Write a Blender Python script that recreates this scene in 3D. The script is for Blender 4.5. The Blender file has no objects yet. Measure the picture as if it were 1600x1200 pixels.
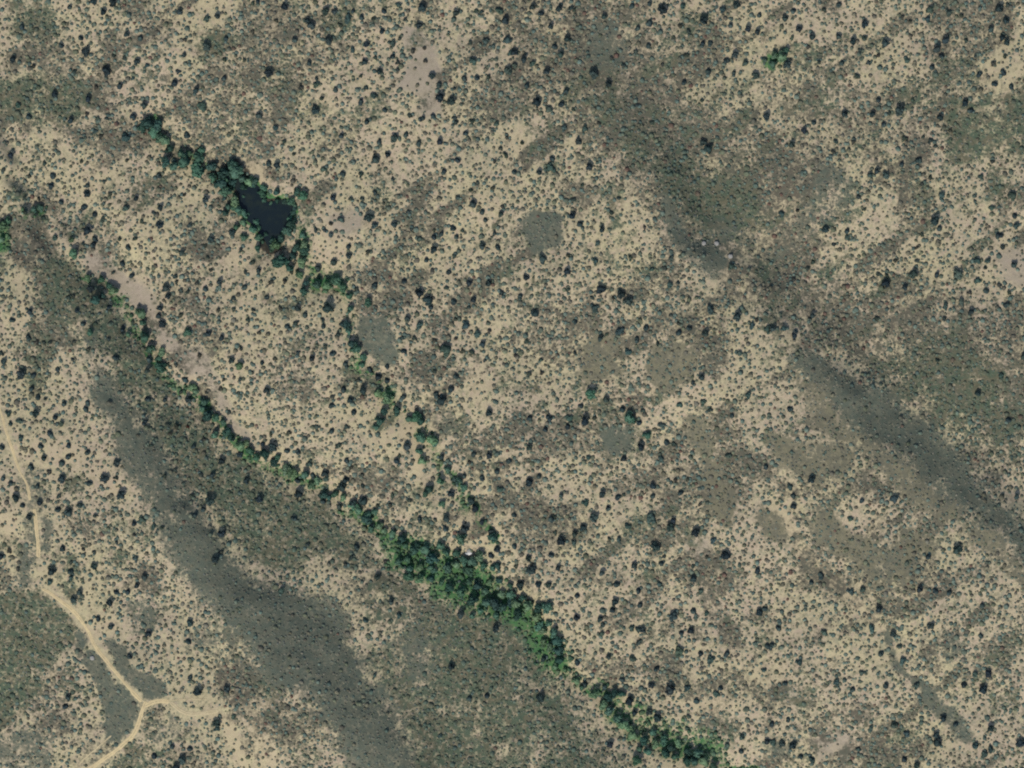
import bpy, math, random
import numpy as np
from mathutils import Vector, Matrix

# ------------------------------------------------------------------ scene, camera, light
S = 0.4                      # metres on the ground for one photo pixel (photo 1600 x 1200)
CAM_H = 3000.0
scene = bpy.context.scene
col = scene.collection
cam_d = bpy.data.cameras.new('aerial_camera')
cam_d.sensor_width = 36.0
cam_d.lens = 36.0 * CAM_H / (1600 * S)
cam_d.clip_start = 10.0
cam_d.clip_end = 20000.0
cam = bpy.data.objects.new('aerial_camera', cam_d)
cam.location = (0, 0, CAM_H)
col.objects.link(cam)
scene.camera = cam

SUN_EL, SUN_AZ = math.radians(48), math.radians(198)     # light comes from below and a little left of the frame
world = bpy.data.worlds.new('World')
scene.world = world
world.use_nodes = True
wn = world.node_tree
for n in list(wn.nodes):
    wn.nodes.remove(n)
sky = wn.nodes.new('ShaderNodeTexSky')
sky.sky_type = 'NISHITA'
sky.sun_disc = False
sky.sun_elevation = SUN_EL
sky.sun_rotation = SUN_AZ
sky.air_density = 1.0
sky.dust_density = 1.0
bg = wn.nodes.new('ShaderNodeBackground')
bg.inputs['Strength'].default_value = 0.12
wo = wn.nodes.new('ShaderNodeOutputWorld')
wn.links.new(sky.outputs[0], bg.inputs[0])
wn.links.new(bg.outputs[0], wo.inputs[0])

sun_d = bpy.data.lights.new('sun', 'SUN')
sun_d.energy = 3.15
sun_d.angle = math.radians(0.5)
sun_d.color = (1.0, 0.955, 0.88)
sun = bpy.data.objects.new('sun', sun_d)
sdir = Vector((math.sin(SUN_AZ) * math.cos(SUN_EL), math.cos(SUN_AZ) * math.cos(SUN_EL), math.sin(SUN_EL)))
sun.rotation_euler = sdir.to_track_quat('Z', 'Y').to_euler()
sun.location = sdir * 500
col.objects.link(sun)

vs = scene.view_settings
vs.view_transform = 'Standard'
vs.look = 'None'
vs.exposure = 0.0
vs.gamma = 1.0
vs.use_curve_mapping = False
scene.render.engine = 'CYCLES'
scene.cycles.max_bounces = 4
scene.cycles.diffuse_bounces = 3
scene.cycles.transparent_max_bounces = 4
scene.cycles.pixel_filter_type = 'BLACKMAN_HARRIS'
scene.cycles.filter_width = 2.0
scene.cycles.use_denoising = False

rng = np.random.default_rng(7)
random.seed(7)

def lin(r, g, b):
    f = lambda c: (c / 255 / 12.92) if c <= 10 else ((c / 255 + 0.055) / 1.055) ** 2.4
    return (f(r), f(g), f(b))

# ------------------------------------------------------------------ fields on a raster over the place (pixel units of the photo = 0.4 m)
STEP = 3.0
GX = np.arange(-250, 1850.1, STEP)
GY = np.arange(-250, 1450.1, STEP)
PX, PY = np.meshgrid(GX, GY)
SH = PX.shape

def vnoise(x, y, seed):
    r = np.random.default_rng(seed)
    n = 256
    t = r.random((n, n))
    xi = np.floor(x).astype(int); yi = np.floor(y).astype(int)
    fx = x - xi; fy = y - yi
    fx = fx * fx * (3 - 2 * fx); fy = fy * fy * (3 - 2 * fy)
    a = t[yi % n, xi % n]; b = t[yi % n, (xi + 1) % n]
    c = t[(yi + 1) % n, xi % n]; d = t[(yi + 1) % n, (xi + 1) % n]
    return a * (1 - fx) * (1 - fy) + b * fx * (1 - fy) + c * (1 - fx) * fy + d * fx * fy - 0.5

def fbm(x, y, scale, seed, octs=4):
    z = 0; amp = 1; tot = 0
    for i in range(octs):
        z = z + amp * vnoise(x / scale + 37.3 * i, y / scale + 11.7 * i, seed + i)
        tot += amp; amp *= 0.5; scale *= 0.5
    return z / tot * 2

WX = PX + fbm(PX, PY, 60, 101, 2) * 16 + fbm(PX, PY, 20, 111, 4) * 16
WY = PY + fbm(PX, PY, 60, 201, 2) * 16 + fbm(PX, PY, 20, 211, 4) * 16

WX2 = PX + (WX - PX) * 0.5; WY2 = PY + (WY - PY) * 0.5
def poly_mask(pts, x=WX, y=WY):
    p = np.array(pts, float)
    x0, y0 = p.min(0) - 20; x1, y1 = p.max(0) + 20
    i0, i1 = np.searchsorted(GX, [x0, x1]); j0, j1 = np.searchsorted(GY, [y0, y1])
    xs = x[j0:j1, i0:i1]; ys = y[j0:j1, i0:i1]
    m = np.zeros(xs.shape, bool)
    for k in range(len(p)):
        ax, ay = p[k]; bx, by = p[(k + 1) % len(p)]
        if ay == by: continue
        c = ((ay > ys) != (by > ys)) & (xs < (bx - ax) * (ys - ay) / (by - ay) + ax)
        m ^= c
    out = np.zeros(SH)
    out[j0:j1, i0:i1] = m
    return out

def blur(a, r):            # r in photo px
    k = max(1, int(round(r / STEP)))
    for ax in (0, 1):
        for _ in range(2):
            w = 2 * k + 1
            pad = [(0, 0), (0, 0)]; pad[ax] = (k + 1, k)
            c = np.cumsum(np.pad(a, pad, mode='edge'), axis=ax)
            n = a.shape[ax]
            hi = np.take(c, np.arange(w, n + w), axis=ax); lo = np.take(c, np.arange(0, n), axis=ax)
            a = (hi - lo) / w
    return a

def pdist(pts, x=PX, y=PY, signed=False):
    best = np.full(x.shape, 1e9); sgn = np.ones(x.shape)
    for (ax, ay), (bx, by) in zip(pts[:-1], pts[1:]):
        dx, dy = bx - ax, by - ay
        t = np.clip(((x - ax) * dx + (y - ay) * dy) / (dx * dx + dy * dy), 0, 1)
        d = np.hypot(x - ax - t * dx, y - ay - t * dy)
        if signed:
            cr = dx * (y - ay) - dy * (x - ax)
            sgn = np.where(d < best, np.sign(cr), sgn)
        best = np.minimum(best, d)
    return (best, sgn) if signed else best

def sstep(a, b, v):
    t = np.clip((v - a) / (b - a), 0, 1)
    return t * t * (3 - 2 * t)

POND = [(357,267),(361,284),(377,304),(377,323),(387,340),(400,351),(412,368),(420,384),(428,376),(436,359),(451,347),(459,333),
        (461,321),(452,315),(433,312),(423,315),(411,315),(407,300),(403,292),(384,287),(369,282),(362,268)]
STREAM_UP = [(150,150),(235,195),(255,215),(275,235),(305,255),(340,265),(365,275),(400,320),(425,375),(470,395),(480,430),(530,447),(548,500),
             (552,540),(567,575),(600,620),(640,650),(660,690),(690,735),(740,800),(770,880),(800,935)]
STREAM_MAIN = [(-60,300),(8,360),(110,420),(165,440),(190,475),(218,525),(250,575),(310,620),(340,660),(380,700),(430,735),(490,760),(540,790),(590,830),
               (640,865),(700,885),(760,915),(820,950),(850,990),(870,1035),(920,1070),(960,1100),(1000,1130),(1050,1155),(1110,1180),(1180,1220),(1300,1300)]
GULLY_R = [(1215,785),(1250,840),(1290,890),(1370,960),(1410,1040),(1460,1085),(1520,1140),(1600,1200)]
RIDGE_SW = [(90,440),(140,560),(155,660),(205,750),(265,850),(340,955),(440,1050),(560,1170),(660,1290)]
RIDGE_NE = [(900,180),(1000,310),(1050,400),(1110,450),(1240,560),(1330,670),(1440,765),(1600,880),(1750,990)]

d_up = pdist(STREAM_UP, WX, WY); d_main = pdist(STREAM_MAIN, WX, WY); d_gul = pdist(GULLY_R, WX, WY)
Z = fbm(PX, PY, 260, 11, 4) * 7 + fbm(PX, PY, 70, 31, 3) * 1.2 + fbm(PX, PY, 18, 51, 2) * 0.25
for d, a in ((d_up, 1.0), (d_main, 1.3), (d_gul, 0.6)):
    Z -= a * (3.0 * np.exp(-(d / 60) ** 2) + 1.0 * np.exp(-(d / 14) ** 2))
rd, rs = pdist(RIDGE_SW, WX, WY, True)
ne = rs < 0
Z += np.where(ne, 10 * (1 - sstep(0, 120, rd)), 10 * np.exp(-(rd / 330) ** 2))
rd, rs = pdist(RIDGE_NE, WX, WY, True)
ne = rs < 0
Z += np.where(ne, 13 * (1 - sstep(0, 110, rd)), 13 * np.exp(-(rd / 330) ** 2)) * sstep(880, 1080, PX)
Z = blur(Z, 5)
pm = poly_mask(POND, PX, PY)
ci, cj = np.searchsorted(GX, 415), np.searchsorted(GY, 335)
ZW = float(Z[cj, ci]) - 0.3
near = np.clip(blur(pm, 22) * 2.2, 0, 1)
Z = Z * (1 - near) + (ZW + 0.7) * near
inn = blur(pm, 5)
Z = Z * (1 - inn) + (ZW - 1.6) * inn

# ground cover: (field, strength, edge blur, polygon)
COVER = [
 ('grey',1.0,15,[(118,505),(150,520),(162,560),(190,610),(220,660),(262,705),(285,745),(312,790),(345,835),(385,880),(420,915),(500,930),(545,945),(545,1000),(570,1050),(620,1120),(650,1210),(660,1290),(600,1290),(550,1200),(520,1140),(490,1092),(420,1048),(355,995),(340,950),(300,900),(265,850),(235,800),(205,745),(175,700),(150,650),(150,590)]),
 ('green',0.92,16,[(150,520),(240,595),(320,675),(380,720),(470,770),(560,830),(600,880),(560,900),(520,870),(500,850),(450,905),(390,870),(330,800),(270,715),(200,640)]),
 ('green',0.9,22,[(560,1040),(640,1000),(720,930),(760,940),(820,970),(870,1050),(900,1090),(960,1170),(970,1300),(650,1300),(620,1130)]),
 ('green',0.9,12,[(725,925),(800,960),(850,1010),(860,1060),(800,1060),(740,1000)]),
 ('green',0.95,14,[(745,1110),(800,1090),(840,1150),(830,1210),(740,1210)]),
 ('brown',0.7,20,[(520,860),(600,870),(700,930),(740,1000),(640,1010),(560,960)]),
 ('green',0.5,20,[(540,880),(620,900),(700,970),(640,1020),(570,980)]),
 ('green',0.7,14,[(130,560),(170,600),(240,720),(330,850),(420,930),(380,930),(290,860),(200,720)]),
 ('grey',0.5,14,[(630,960),(700,1000),(700,1080),(640,1080),(590,1000)]),
 ('green',0.95,5,[(-20,928),(30,922),(62,920),(95,950),(118,980),(122,1008),(95,1025),(60,1075),(25,1130),(-20,1175)]),
 ('grey',1.0,3,[(128,1040),(150,1018),(180,1050),(222,1100),(218,1120),(205,1145),(185,1158),(168,1155),(165,1110),(160,1075)]),
 ('grey',1.0,3,[(165,1000),(190,1005),(205,1040),(255,1060),(263,1088),(232,1093),(205,1065),(172,1020)]),
 ('grey',0.8,4,[(122,985),(135,990),(145,1020),(128,1035),(118,1020)]),
 ('grey',0.55,8,[(190,935),(250,930),(255,975),(200,985)]),
 ('grey',0.5,12,[(290,960),(340,950),(400,1010),(390,1060),(300,1010)]),
 ('grey',0.55,8,[(220,1120),(260,1105),(300,1130),(250,1160)]),
 ('green',0.6,8,[(185,1165),(225,1150),(290,1190),(290,1240),(150,1240)]),
 ('grey',0.6,8,[(-20,1150),(50,1135),(95,1165),(60,1240),(-20,1240)]),
 ('grey',0.95,3,[(815,340),(840,330),(872,332),(881,368),(872,385),(850,400),(832,390),(818,360)]),
 ('grey',1.0,3,[(558,495),(605,497),(618,520),(622,555),(612,575),(585,565),(570,540),(555,515)]),
 ('brown',0.6,8,[(545,455),(595,445),(600,480),(615,500),(560,495)]),
 ('grey',1.0,4,[(935,680),(950,664),(975,668),(990,685),(985,705),(965,712),(945,705)]),
 ('green',0.55,8,[(890,600),(935,600),(950,640),(1000,640),(1020,690),(1000,720),(960,735),(925,690),(905,650)]),
 ('grey',0.95,6,[(1030,300),(1052,315),(1070,355),(1115,380),(1135,405),(1112,437),(1085,425),(1055,395),(1040,350)]),
 ('brown',0.80,22,[(850,-20),(1000,-20),(1015,90),(1090,170),(1180,160),(1240,240),(1330,255),(1345,300),(1270,390),(1240,450),(1265,545),(1190,480),(1120,440),(1040,370),(1000,310),(930,260),(885,160)]),
 ('brown',0.95,14,[(880,20),(960,10),(990,60),(970,140),(990,230),(1060,300),(1040,330),(960,270),(910,150)]),
 ('green',0.70,16,[(950,180),(1020,200),(1100,270),(1140,260),(1180,330),(1150,400),(1090,350),(1020,290)]),
 ('grey',0.7,12,[(915,30),(965,28),(975,70),(960,125),(905,100)]),
 ('green',0.85,7,[(1125,185),(1165,170),(1168,205),(1120,220)]),
 ('green',0.95,7,[(1135,300),(1180,285),(1192,330),(1165,375),(1130,365),(1125,330)]),
 ('grey',0.5,10,[(1090,340),(1130,330),(1180,380),(1150,420)]),
 ('grey',0.5,10,[(1280,250),(1330,262),(1345,300),(1290,350),(1250,382),(1215,420),(1190,432),(1170,410),(1220,370),(1250,335)]),
 ('brown',0.85,12,[(1130,400),(1220,400),(1240,470),(1230,540),(1180,500)]),
 ('green',0.8,8,[(1475,165),(1530,155),(1600,130),(1660,130),(1660,240),(1560,250),(1500,270),(1480,220)]),
 ('brown',0.4,15,[(1480,120),(1600,110),(1660,240),(1500,260)]),
 ('green',0.6,8,[(1485,255),(1520,250),(1505,300),(1490,300)]),
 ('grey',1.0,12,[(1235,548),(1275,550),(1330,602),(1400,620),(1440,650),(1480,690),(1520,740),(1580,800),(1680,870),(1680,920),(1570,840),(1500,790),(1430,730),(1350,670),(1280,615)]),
 ('green',0.6,14,[(1340,630),(1400,625),(1470,690),(1510,740),(1450,730),(1380,690)]),
 ('olive',1.0,12,[(1245,600),(1300,620),(1360,682),(1440,742),(1520,802),(1600,872),(1680,940),(1600,900),(1500,835),(1420,775),(1340,710),(1260,660)]),
 ('olive',1.0,9,[(1195,690),(1240,680),(1335,700),(1300,760),(1270,745),(1220,725)]),
 ('olive',1.0,8,[(1262,790),(1300,788),(1320,830),(1350,840),(1430,825),(1455,860),(1432,912),(1360,922),(1320,872),(1270,832)]),
 ('grey',0.5,7,[(1365,850),(1390,850),(1390,905),(1360,900)]),
 ('olive',1.0,6,[(1178,788),(1215,800),(1235,850),(1190,842)]),
 ('olive',1.0,7,[(905,545),(945,520),(975,540),(965,600),(920,605)]),
 ('olive',1.0,6,[(1010,545),(1060,532),(1098,560),(1082,598),(1050,618),(1015,595)]),
 ('olive',1.0,6,[(1062,650),(1105,658),(1112,700),(1130,740),(1152,790),(1130,822),(1105,795),(1090,720)]),
 ('olive',1.0,8,[(1230,560),(1260,560),(1300,620),(1260,640)]),
 ('brown',0.78,30,[(1180,420),(1400,430),(1640,520),(1640,760),(1560,740),(1450,620),(1340,580),(1240,540)]),
 ('green',0.7,25,[(1300,560),(1500,540),(1640,600),(1640,740),(1500,680)]),
 ('brown',0.55,25,[(1180,80),(1320,100),(1480,200),(1460,280),(1330,280),(1210,230)]),
 ('green',0.85,8,[(-20,125),(90,112),(140,130),(150,150),(120,185),(70,200),(-20,175)]),
 ('brown',0.4,10,[(0,118),(110,112),(120,130),(0,140)]),
 ('green',0.85,9,[(15,5),(80,5),(92,50),(60,72),(15,60)]),
 ('brown',0.75,12,[(80,175),(110,185),(220,195),(230,250),(130,250)]),
 ('brown',1.0,8,[(15,335),(70,338),(85,400),(75,450),(105,500),(110,550),(70,540),(50,480),(48,430),(20,420)]),
 ('green',0.95,12,[(45,470),(80,400),(130,440),(170,470),(220,540),(290,620),(250,620),(170,560),(110,540)]),
 ('grey',0.9,4,[(1375,985),(1392,980),(1402,1020),(1418,1050),(1442,1063),(1465,1085),(1500,1112),(1528,1145),(1512,1157),(1480,1132),(1450,1107),(1430,1075),(1405,1052)]),
 ('grey',0.7,5,[(1195,1150),(1242,1150),(1255,1175),(1200,1177)]),
 ('brown',0.55,9,[(1135,1055),(1180,1050),(1240,1080),(1225,1100),(1150,1085)]),
 ('grey',0.5,8,[(1590,935),(1640,935),(1640,1010),(1590,990)]),
 ('grey',0.55,7,[(1465,965),(1485,960),(1490,1020),(1470,1030)]),
 ('brown',0.5,9,[(460,90),(510,70),(520,110),(470,125)]),
 ('brown',0.5,9,[(640,640),(720,640),(735,690),(680,700)]),
 ('grey',0.6,7,[(665,640),(705,650),(700,680),(675,680)]),
 ('brown',0.45,9,[(90,730),(30,690),(40,660),(70,740)]),
 ('grey',0.6,7,[(40,720),(75,740),(72,800),(45,800),(30,760)]),
 ('grey',0.8,4,[(64,800),(78,800),(84,868),(66,868)]),
 ('grey',0.7,7,[(25,830),(55,800),(58,900),(75,925),(25,925)]),
 ('pink',1.0,6,[(625,40),(665,50),(692,110),(688,178),(650,182),(655,150),(605,140),(640,90)]),
 ('pink',1.0,5,[(122,400),(165,395),(185,420),(220,440),(248,478),(238,505),(210,482),(180,452),(150,428)]),
 ('pink',0.95,5,[(228,490),(246,488),(285,540),(272,556),(235,515)]),
 ('pink',0.8,5,[(330,575),(348,585),(362,640),(345,645),(325,605)]),
 ('pink',0.95,6,[(262,548),(300,530),(335,555),(342,590),(312,592),(285,572)]),
 ('pale',0.7,6,[(335,400),(385,398),(398,418),(350,425)]),
 ('pink',0.7,7,[(515,330),(560,318),(572,350),(545,372),(520,362)]),
 ('pale',0.6,7,[(405,20),(460,18),(458,70),(412,65)]),
 ('pale',0.9,3,[(252,185),(262,205),(275,220),(305,235),(290,238),(262,224)]),
 ('pale',0.85,4,[(375,245),(405,258),(428,280),(415,298),(392,278)]),
 ('pale',0.6,9,[(945,280),(985,270),(1025,300),(1030,330),(985,312)]),
 ('pale',1.0,3,[(1200,778),(1226,794),(1256,836),(1294,886),(1340,930),(1392,985),(1384,992),(1330,945),(1268,892),(1236,850),(1202,802)]),
 ('pink',0.75,6,[(1068,838),(1110,838),(1118,878),(1085,888)]),
 ('pink',0.6,7,[(965,450),(1000,445),(1000,475),(970,482)]),
 ('pink',0.7,7,[(1255,1148),(1340,1150),(1335,1192),(1270,1182)]),
 ('pink',0.6,6,[(1228,1065),(1262,1065),(1265,1112),(1235,1108)]),
 ('pale',0.8,5,[(695,798),(758,798),(778,830),(750,850),(718,832)]),
 ('pale',0.8,3,[(615,665),(640,660),(658,700),(665,755),(648,752),(645,705)]),
 ('pink',0.8,4,[(335,640),(348,640),(400,688),(392,696),(360,672)]),
 ('pale',0.6,6,[(-10,798),(24,798),(28,868),(8,872)]),
 ('pale',0.6,8,[(1020,1090),(1130,1080),(1180,1130),(1080,1120)]),
 ('pale',0.3,10,[(1080,185),(1130,165),(1172,118),(1168,140),(1130,180)]),
 ('pale',0.3,10,[(1265,335),(1340,262),(1350,285),(1290,345)]),
 ('pink',0.7,6,[(1555,390),(1640,390),(1640,450),(1570,445)]),
 ('pale',0.9,2,[(1005,585),(1018,600),(1040,618),(1058,622),(1056,630),(1030,624),(1008,602)]),
 ('pale',0.6,8,[(1230,150),(1290,160),(1270,200),(1225,190)]),
 ('pale',0.45,12,[(1490,110),(1590,60),(1600,110),(1500,160)]),
 ('pale',0.8,3,[(22,390),(38,405),(38,440),(44,510),(34,515),(30,450),(24,410)]),
 ('pale',0.7,4,[(310,1095),(345,1105),(380,1150),(390,1200),(370,1200),(340,1130)]),
 ('pale',0.6,7,[(370,1090),(430,1080),(430,1210),(390,1210)]),
 ('pale',0.8,2,[(100,1025),(108,1030),(70,1075),(30,1125),(22,1120),(60,1068)]),
 ('lush',0.8,9,[(600,845),(640,850),(700,868),(760,895),(810,930),(850,970),(880,1010),(892,1060),(862,1052),(820,1000),(760,965),(700,940),(650,915),(612,885)]),
 ('lush',0.55,9,[(930,1080),(990,1085),(1060,1130),(1130,1160),(1150,1210),(1080,1200),(1000,1160),(940,1120)]),
 ('lush',0.9,4,[(-10,345),(14,345),(18,385),(8,402),(-10,402)]),
 ('lush',0.9,5,[(1192,85),(1220,80),(1222,97),(1206,105),(1194,103)]),
 ('lush',0.8,6,[(585,612),(615,605),(620,635),(595,638)]),
 ('lush',0.8,5,[(478,432),(545,440),(555,462),(520,452),(490,460)]),
 ('lush',0.6,7,[(20,322),(72,322),(70,332),(22,335)]),
 ('lush',0.6,5,[(470,345),(485,360),(480,420),(466,420)]),
]
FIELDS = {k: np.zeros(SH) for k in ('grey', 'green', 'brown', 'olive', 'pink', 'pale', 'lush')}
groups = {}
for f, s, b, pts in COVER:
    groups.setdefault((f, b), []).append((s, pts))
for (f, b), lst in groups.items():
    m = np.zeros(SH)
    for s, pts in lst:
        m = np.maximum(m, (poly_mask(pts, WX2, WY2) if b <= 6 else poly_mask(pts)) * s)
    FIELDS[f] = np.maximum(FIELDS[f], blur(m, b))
# broad faint patches of dry grass and litter all over the plain; on the upper right they run along the slope
_u = (PX * 0.80 - PY * 0.60); _v = (PX * 0.60 + PY * 0.80)
plain_ = sstep(-40, 60, -(PY - 0.72 * PX - 330))          # everything up-slope of the main stream
streak = fbm(_u / 3.6, _v, 30, 331, 4) * plain_
cloud = fbm(PX, PY, 75, 341, 4)
cloud2 = fbm(PX, PY, 60, 351, 4)
FIELDS['brown'] = np.clip(np.maximum(FIELDS['brown'] * (1 + 0.5 * streak), 0.70 * sstep(0.0, 0.45, np.maximum(0.8 * cloud, streak * 1.1))), 0, 1)
FIELDS['green'] = np.clip(np.maximum(FIELDS['green'], 0.60 * sstep(0.05, 0.55, np.maximum(0.8 * cloud2, 0.9 * fbm(_u / 3.6, _v, 26, 337, 4) * plain_))), 0, 1)
FIELDS['pale'] = np.maximum(FIELDS['pale'], 0.45 * sstep(0.15, 0.6, -cloud))
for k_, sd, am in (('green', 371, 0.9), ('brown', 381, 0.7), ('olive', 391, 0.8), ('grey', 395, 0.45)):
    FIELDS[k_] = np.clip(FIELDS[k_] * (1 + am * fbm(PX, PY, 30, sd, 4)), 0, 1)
FIELDS['clump'] = 0.6 * cloud + 0.9 * streak + 0.7 * fbm(PX, PY, 24, 361, 3)
wlush = 9 + 5 * fbm(PX, PY, 60, 301, 2)
seg = (PX < 345) & (PY < 270)
FIELDS['lush'] = np.maximum(FIELDS['lush'], 0.75 * (1 - sstep(0.4, 1.5, d_main / np.maximum(wlush, 4))) * sstep(100, 140, PX) * (0.65 + 0.5 * fbm(PX, PY, 30, 311, 2)))
FIELDS['lush'] = np.maximum(FIELDS['lush'], 0.6 * (1 - sstep(0.4, 1.4, d_up / np.maximum(wlush, 4))) * sstep(225, 245, PX) * (0.55 + 0.8 * fbm(PX, PY, 30, 321, 2)))
ring = blur(pm, 9)
FIELDS['lush'] = np.maximum(FIELDS['lush'], 0.75 * sstep(0.04, 0.25, ring) * (1 - sstep(0.75, 0.95, ring)))
FIELDS['lush'] = np.clip(FIELDS['lush'], 0, 1)
cov = np.clip(0.82 * FIELDS['grey'] + 0.25 * FIELDS['green'] + 0.65 * FIELDS['olive'] + 0.95 * np.maximum(FIELDS['pink'], 0.75 * FIELDS['pale']), 0, 1)
FIELDS['dens'] = np.clip(1 - 0.93 * cov, 0, 1)
FIELDS['z'] = Z

def samp(name, px, py):
    a = FIELDS[name]
    fx = np.clip((np.asarray(px, float) - GX[0]) / STEP, 0, SH[1] - 1.001)
    fy = np.clip((np.asarray(py, float) - GY[0]) / STEP, 0, SH[0] - 1.001)
    i = fx.astype(int); j = fy.astype(int); u = fx - i; v = fy - j
    return a[j, i] * (1 - u) * (1 - v) + a[j, i + 1] * u * (1 - v) + a[j + 1, i] * (1 - u) * v + a[j + 1, i + 1] * u * v

def w2(px, py):
    return ((px - 800) * S, (600 - py) * S)

# ------------------------------------------------------------------ materials
def new_mat(name):
    m = bpy.data.materials.new(name)
    m.use_nodes = True
    nt = m.node_tree
    b = nt.nodes['Principled BSDF']
    b.inputs['Roughness'].default_value = 0.95
    b.inputs['Specular IOR Level'].default_value = 0.1
    return m, nt, b

class NB:
    def __init__(s, nt): s.nt = nt
    def n(s, t, **kw):
        nd = s.nt.nodes.new(t)
        for k, v in kw.items(): setattr(nd, k, v)
        return nd
    def l(s, a, b): s.nt.links.new(a, b)
    def noise(s, vec, scale, detail=4, rough=0.6):
        nd = s.n('ShaderNodeTexNoise'); nd.inputs['Scale'].default_value = scale
        nd.inputs['Detail'].default_value = detail; nd.inputs['Roughness'].default_value = rough
        s.l(vec, nd.inputs['Vector']); return nd.outputs['Fac']
    def ramp(s, fac, a, b):
        nd = s.n('ShaderNodeMapRange'); nd.interpolation_type = 'SMOOTHSTEP'
        nd.inputs['From Min'].default_value = a; nd.inputs['From Max'].default_value = b
        s.l(fac, nd.inputs['Value']); return nd.outputs['Result']
    def math(s, op, a, b=None, c=None):
        nd = s.n('ShaderNodeMath', operation=op)
        for i, v in enumerate((a, b, c)):
            if v is None: continue
            if isinstance(v, (int, float)): nd.inputs[i].default_value = v
            else: s.l(v, nd.inputs[i])
        return nd.outputs[0]
    def mix(s, fac, a, b, mode='MIX'):
        nd = s.n('ShaderNodeMix', data_type='RGBA', blend_type=mode)
        if isinstance(fac, (int, float)): nd.inputs[0].default_value = fac
        else: s.l(fac, nd.inputs[0])
        for i, v in ((6, a), (7, b)):
            if isinstance(v, tuple): nd.inputs[i].default_value = (*v[:3], 1)
            else: s.l(v, nd.inputs[i])
        return nd.outputs[2]

def ground_material():
    m, nt, b = new_mat('dry_ground')
    N = NB(nt)
    geo = N.n('ShaderNodeNewGeometry').outputs['Position']
    def attr(name):
        a = N.n('ShaderNodeAttribute', attribute_name=name)
        sp = N.n('ShaderNodeSeparateColor'); N.l(a.outputs['Color'], sp.inputs[0])
        return sp.outputs
    A = attr('cover_a'); B = attr('cover_b'); C = attr('cover_c')
    big = N.noise(geo, 0.018, 3); med = N.noise(geo, 0.09, 4); fine = N.noise(geo, 0.55, 4, 0.7); tiny = N.noise(geo, 1.6, 3, 0.7)
    patch = N.noise(geo, 0.28, 3, 0.65); hue = N.noise(geo, 0.19, 3, 0.6); spot = N.noise(geo, 0.42, 2, 0.5)
    c = N.mix(N.ramp(big, 0.35, 0.65), lin(183, 169, 134), lin(180, 163, 136))
    c = N.mix(N.math('MULTIPLY', N.ramp(hue, 0.52, 0.66), 0.7), c, lin(172, 152, 131))
    c = N.mix(N.math('MULTIPLY', N.ramp(hue, 0.48, 0.34), 0.6), c, lin(184, 174, 134))
    c = N.mix(N.math('MULTIPLY', N.ramp(patch, 0.48, 0.66), 0.65), c, lin(140, 138, 113))
    c = N.mix(N.math('MULTIPLY', N.ramp(spot, 0.53, 0.68), 0.65), c, lin(122, 119, 94))
    c = N.mix(N.math('MULTIPLY', N.ramp(fine, 0.48, 0.66), 0.35), c, lin(122, 118, 92))
    peek = N.ramp(N.noise(geo, 0.36, 3, 0.6), 0.52, 0.64)
    def cover(col_in, mask, colr, colr2, breakup, gaps=0.0):
        e = N.math('MINIMUM', N.math('MULTIPLY', mask, 3.0), 1.0)
        nz = N.math('ADD', N.math('SUBTRACT', patch, 0.5), N.math('MULTIPLY', N.math('SUBTRACT', fine, 0.5), 1.0))
        nz = N.math('ADD', nz, N.math('MULTIPLY', N.math('SUBTRACT', med, 0.5), 0.8))
        k = N.math('ADD', mask, N.math('MULTIPLY', N.math('MULTIPLY', nz, e), breakup))
        k = N.ramp(k, 0.12, 0.80)
        k = N.math('MULTIPLY', k, N.math('SUBTRACT', 1.0, N.math('MULTIPLY', peek, gaps)))
        cc = N.mix(N.ramp(hue, 0.38, 0.62), colr, colr2)
        cc = N.mix(N.math('MULTIPLY', N.ramp(spot, 0.50, 0.68), 0.45), cc, tuple(x * 0.72 for x in colr))
        return N.mix(k, col_in, cc)
    c = cover(c, C[0], lin(186, 171, 136), lin(180, 163, 132), 1.0)
    c = cover(c, B[2], lin(164, 150, 130), lin(158, 146, 124), 0.8)
    c = cover(c, A[2], lin(100, 94, 80), lin(92, 92, 78), 1.7, 0.5)
    c = cover(c, A[1], lin(82, 94, 76), lin(103, 99, 79), 1.7, 0.55)
    c = cover(c, B[1], lin(108, 105, 88), lin(121, 116, 93), 1.4, 0.2)
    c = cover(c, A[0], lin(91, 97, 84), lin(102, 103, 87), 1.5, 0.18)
    c = cover(c, B[0], lin(70, 112, 70), lin(90, 122, 78), 1.6)
    c = cover(c, C[1], lin(52, 52, 46), lin(70, 66, 56), 0.2)
    t = N.math('MULTIPLY_ADD', tiny, 0.5, 0.75)
    cm = N.n('ShaderNodeCombineColor')
    for i in range(3): N.l(t, cm.inputs[i])
    c = N.mix(1.0, c, cm.outputs[0], 'MULTIPLY')
    N.l(c, b.inputs['Base Color'])
    bp = N.n('ShaderNodeBump'); bp.inputs['Strength'].default_value = 0.5; bp.inputs['Distance'].default_value = 0.3
    N.l(fine, bp.inputs['Height']); N.l(bp.outputs[0], b.inputs['Normal'])
    return m

def track_material(name, c1, c2):
    m, nt, b = new_mat(name)
    N = NB(nt); geo = N.n('ShaderNodeNewGeometry').outputs['Position']
    c = N.mix(N.ramp(N.noise(geo, 0.35, 4), 0.38, 0.62), c1, c2)
    c = N.mix(N.math('MULTIPLY', N.ramp(N.noise(geo, 1.2, 3), 0.5, 0.7), 0.4), c, lin(165, 148, 112))
    cr = N.n('ShaderNodeAttribute', attribute_name='crest').outputs['Fac']
    k = N.math('MULTIPLY', cr, N.ramp(N.noise(geo, 0.5, 3), 0.35, 0.6))
    c = N.mix(N.math('MULTIPLY', k, 0.75), c, lin(138, 130, 100))
    N.l(c, b.inputs['Base Color'])
    return m

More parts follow.
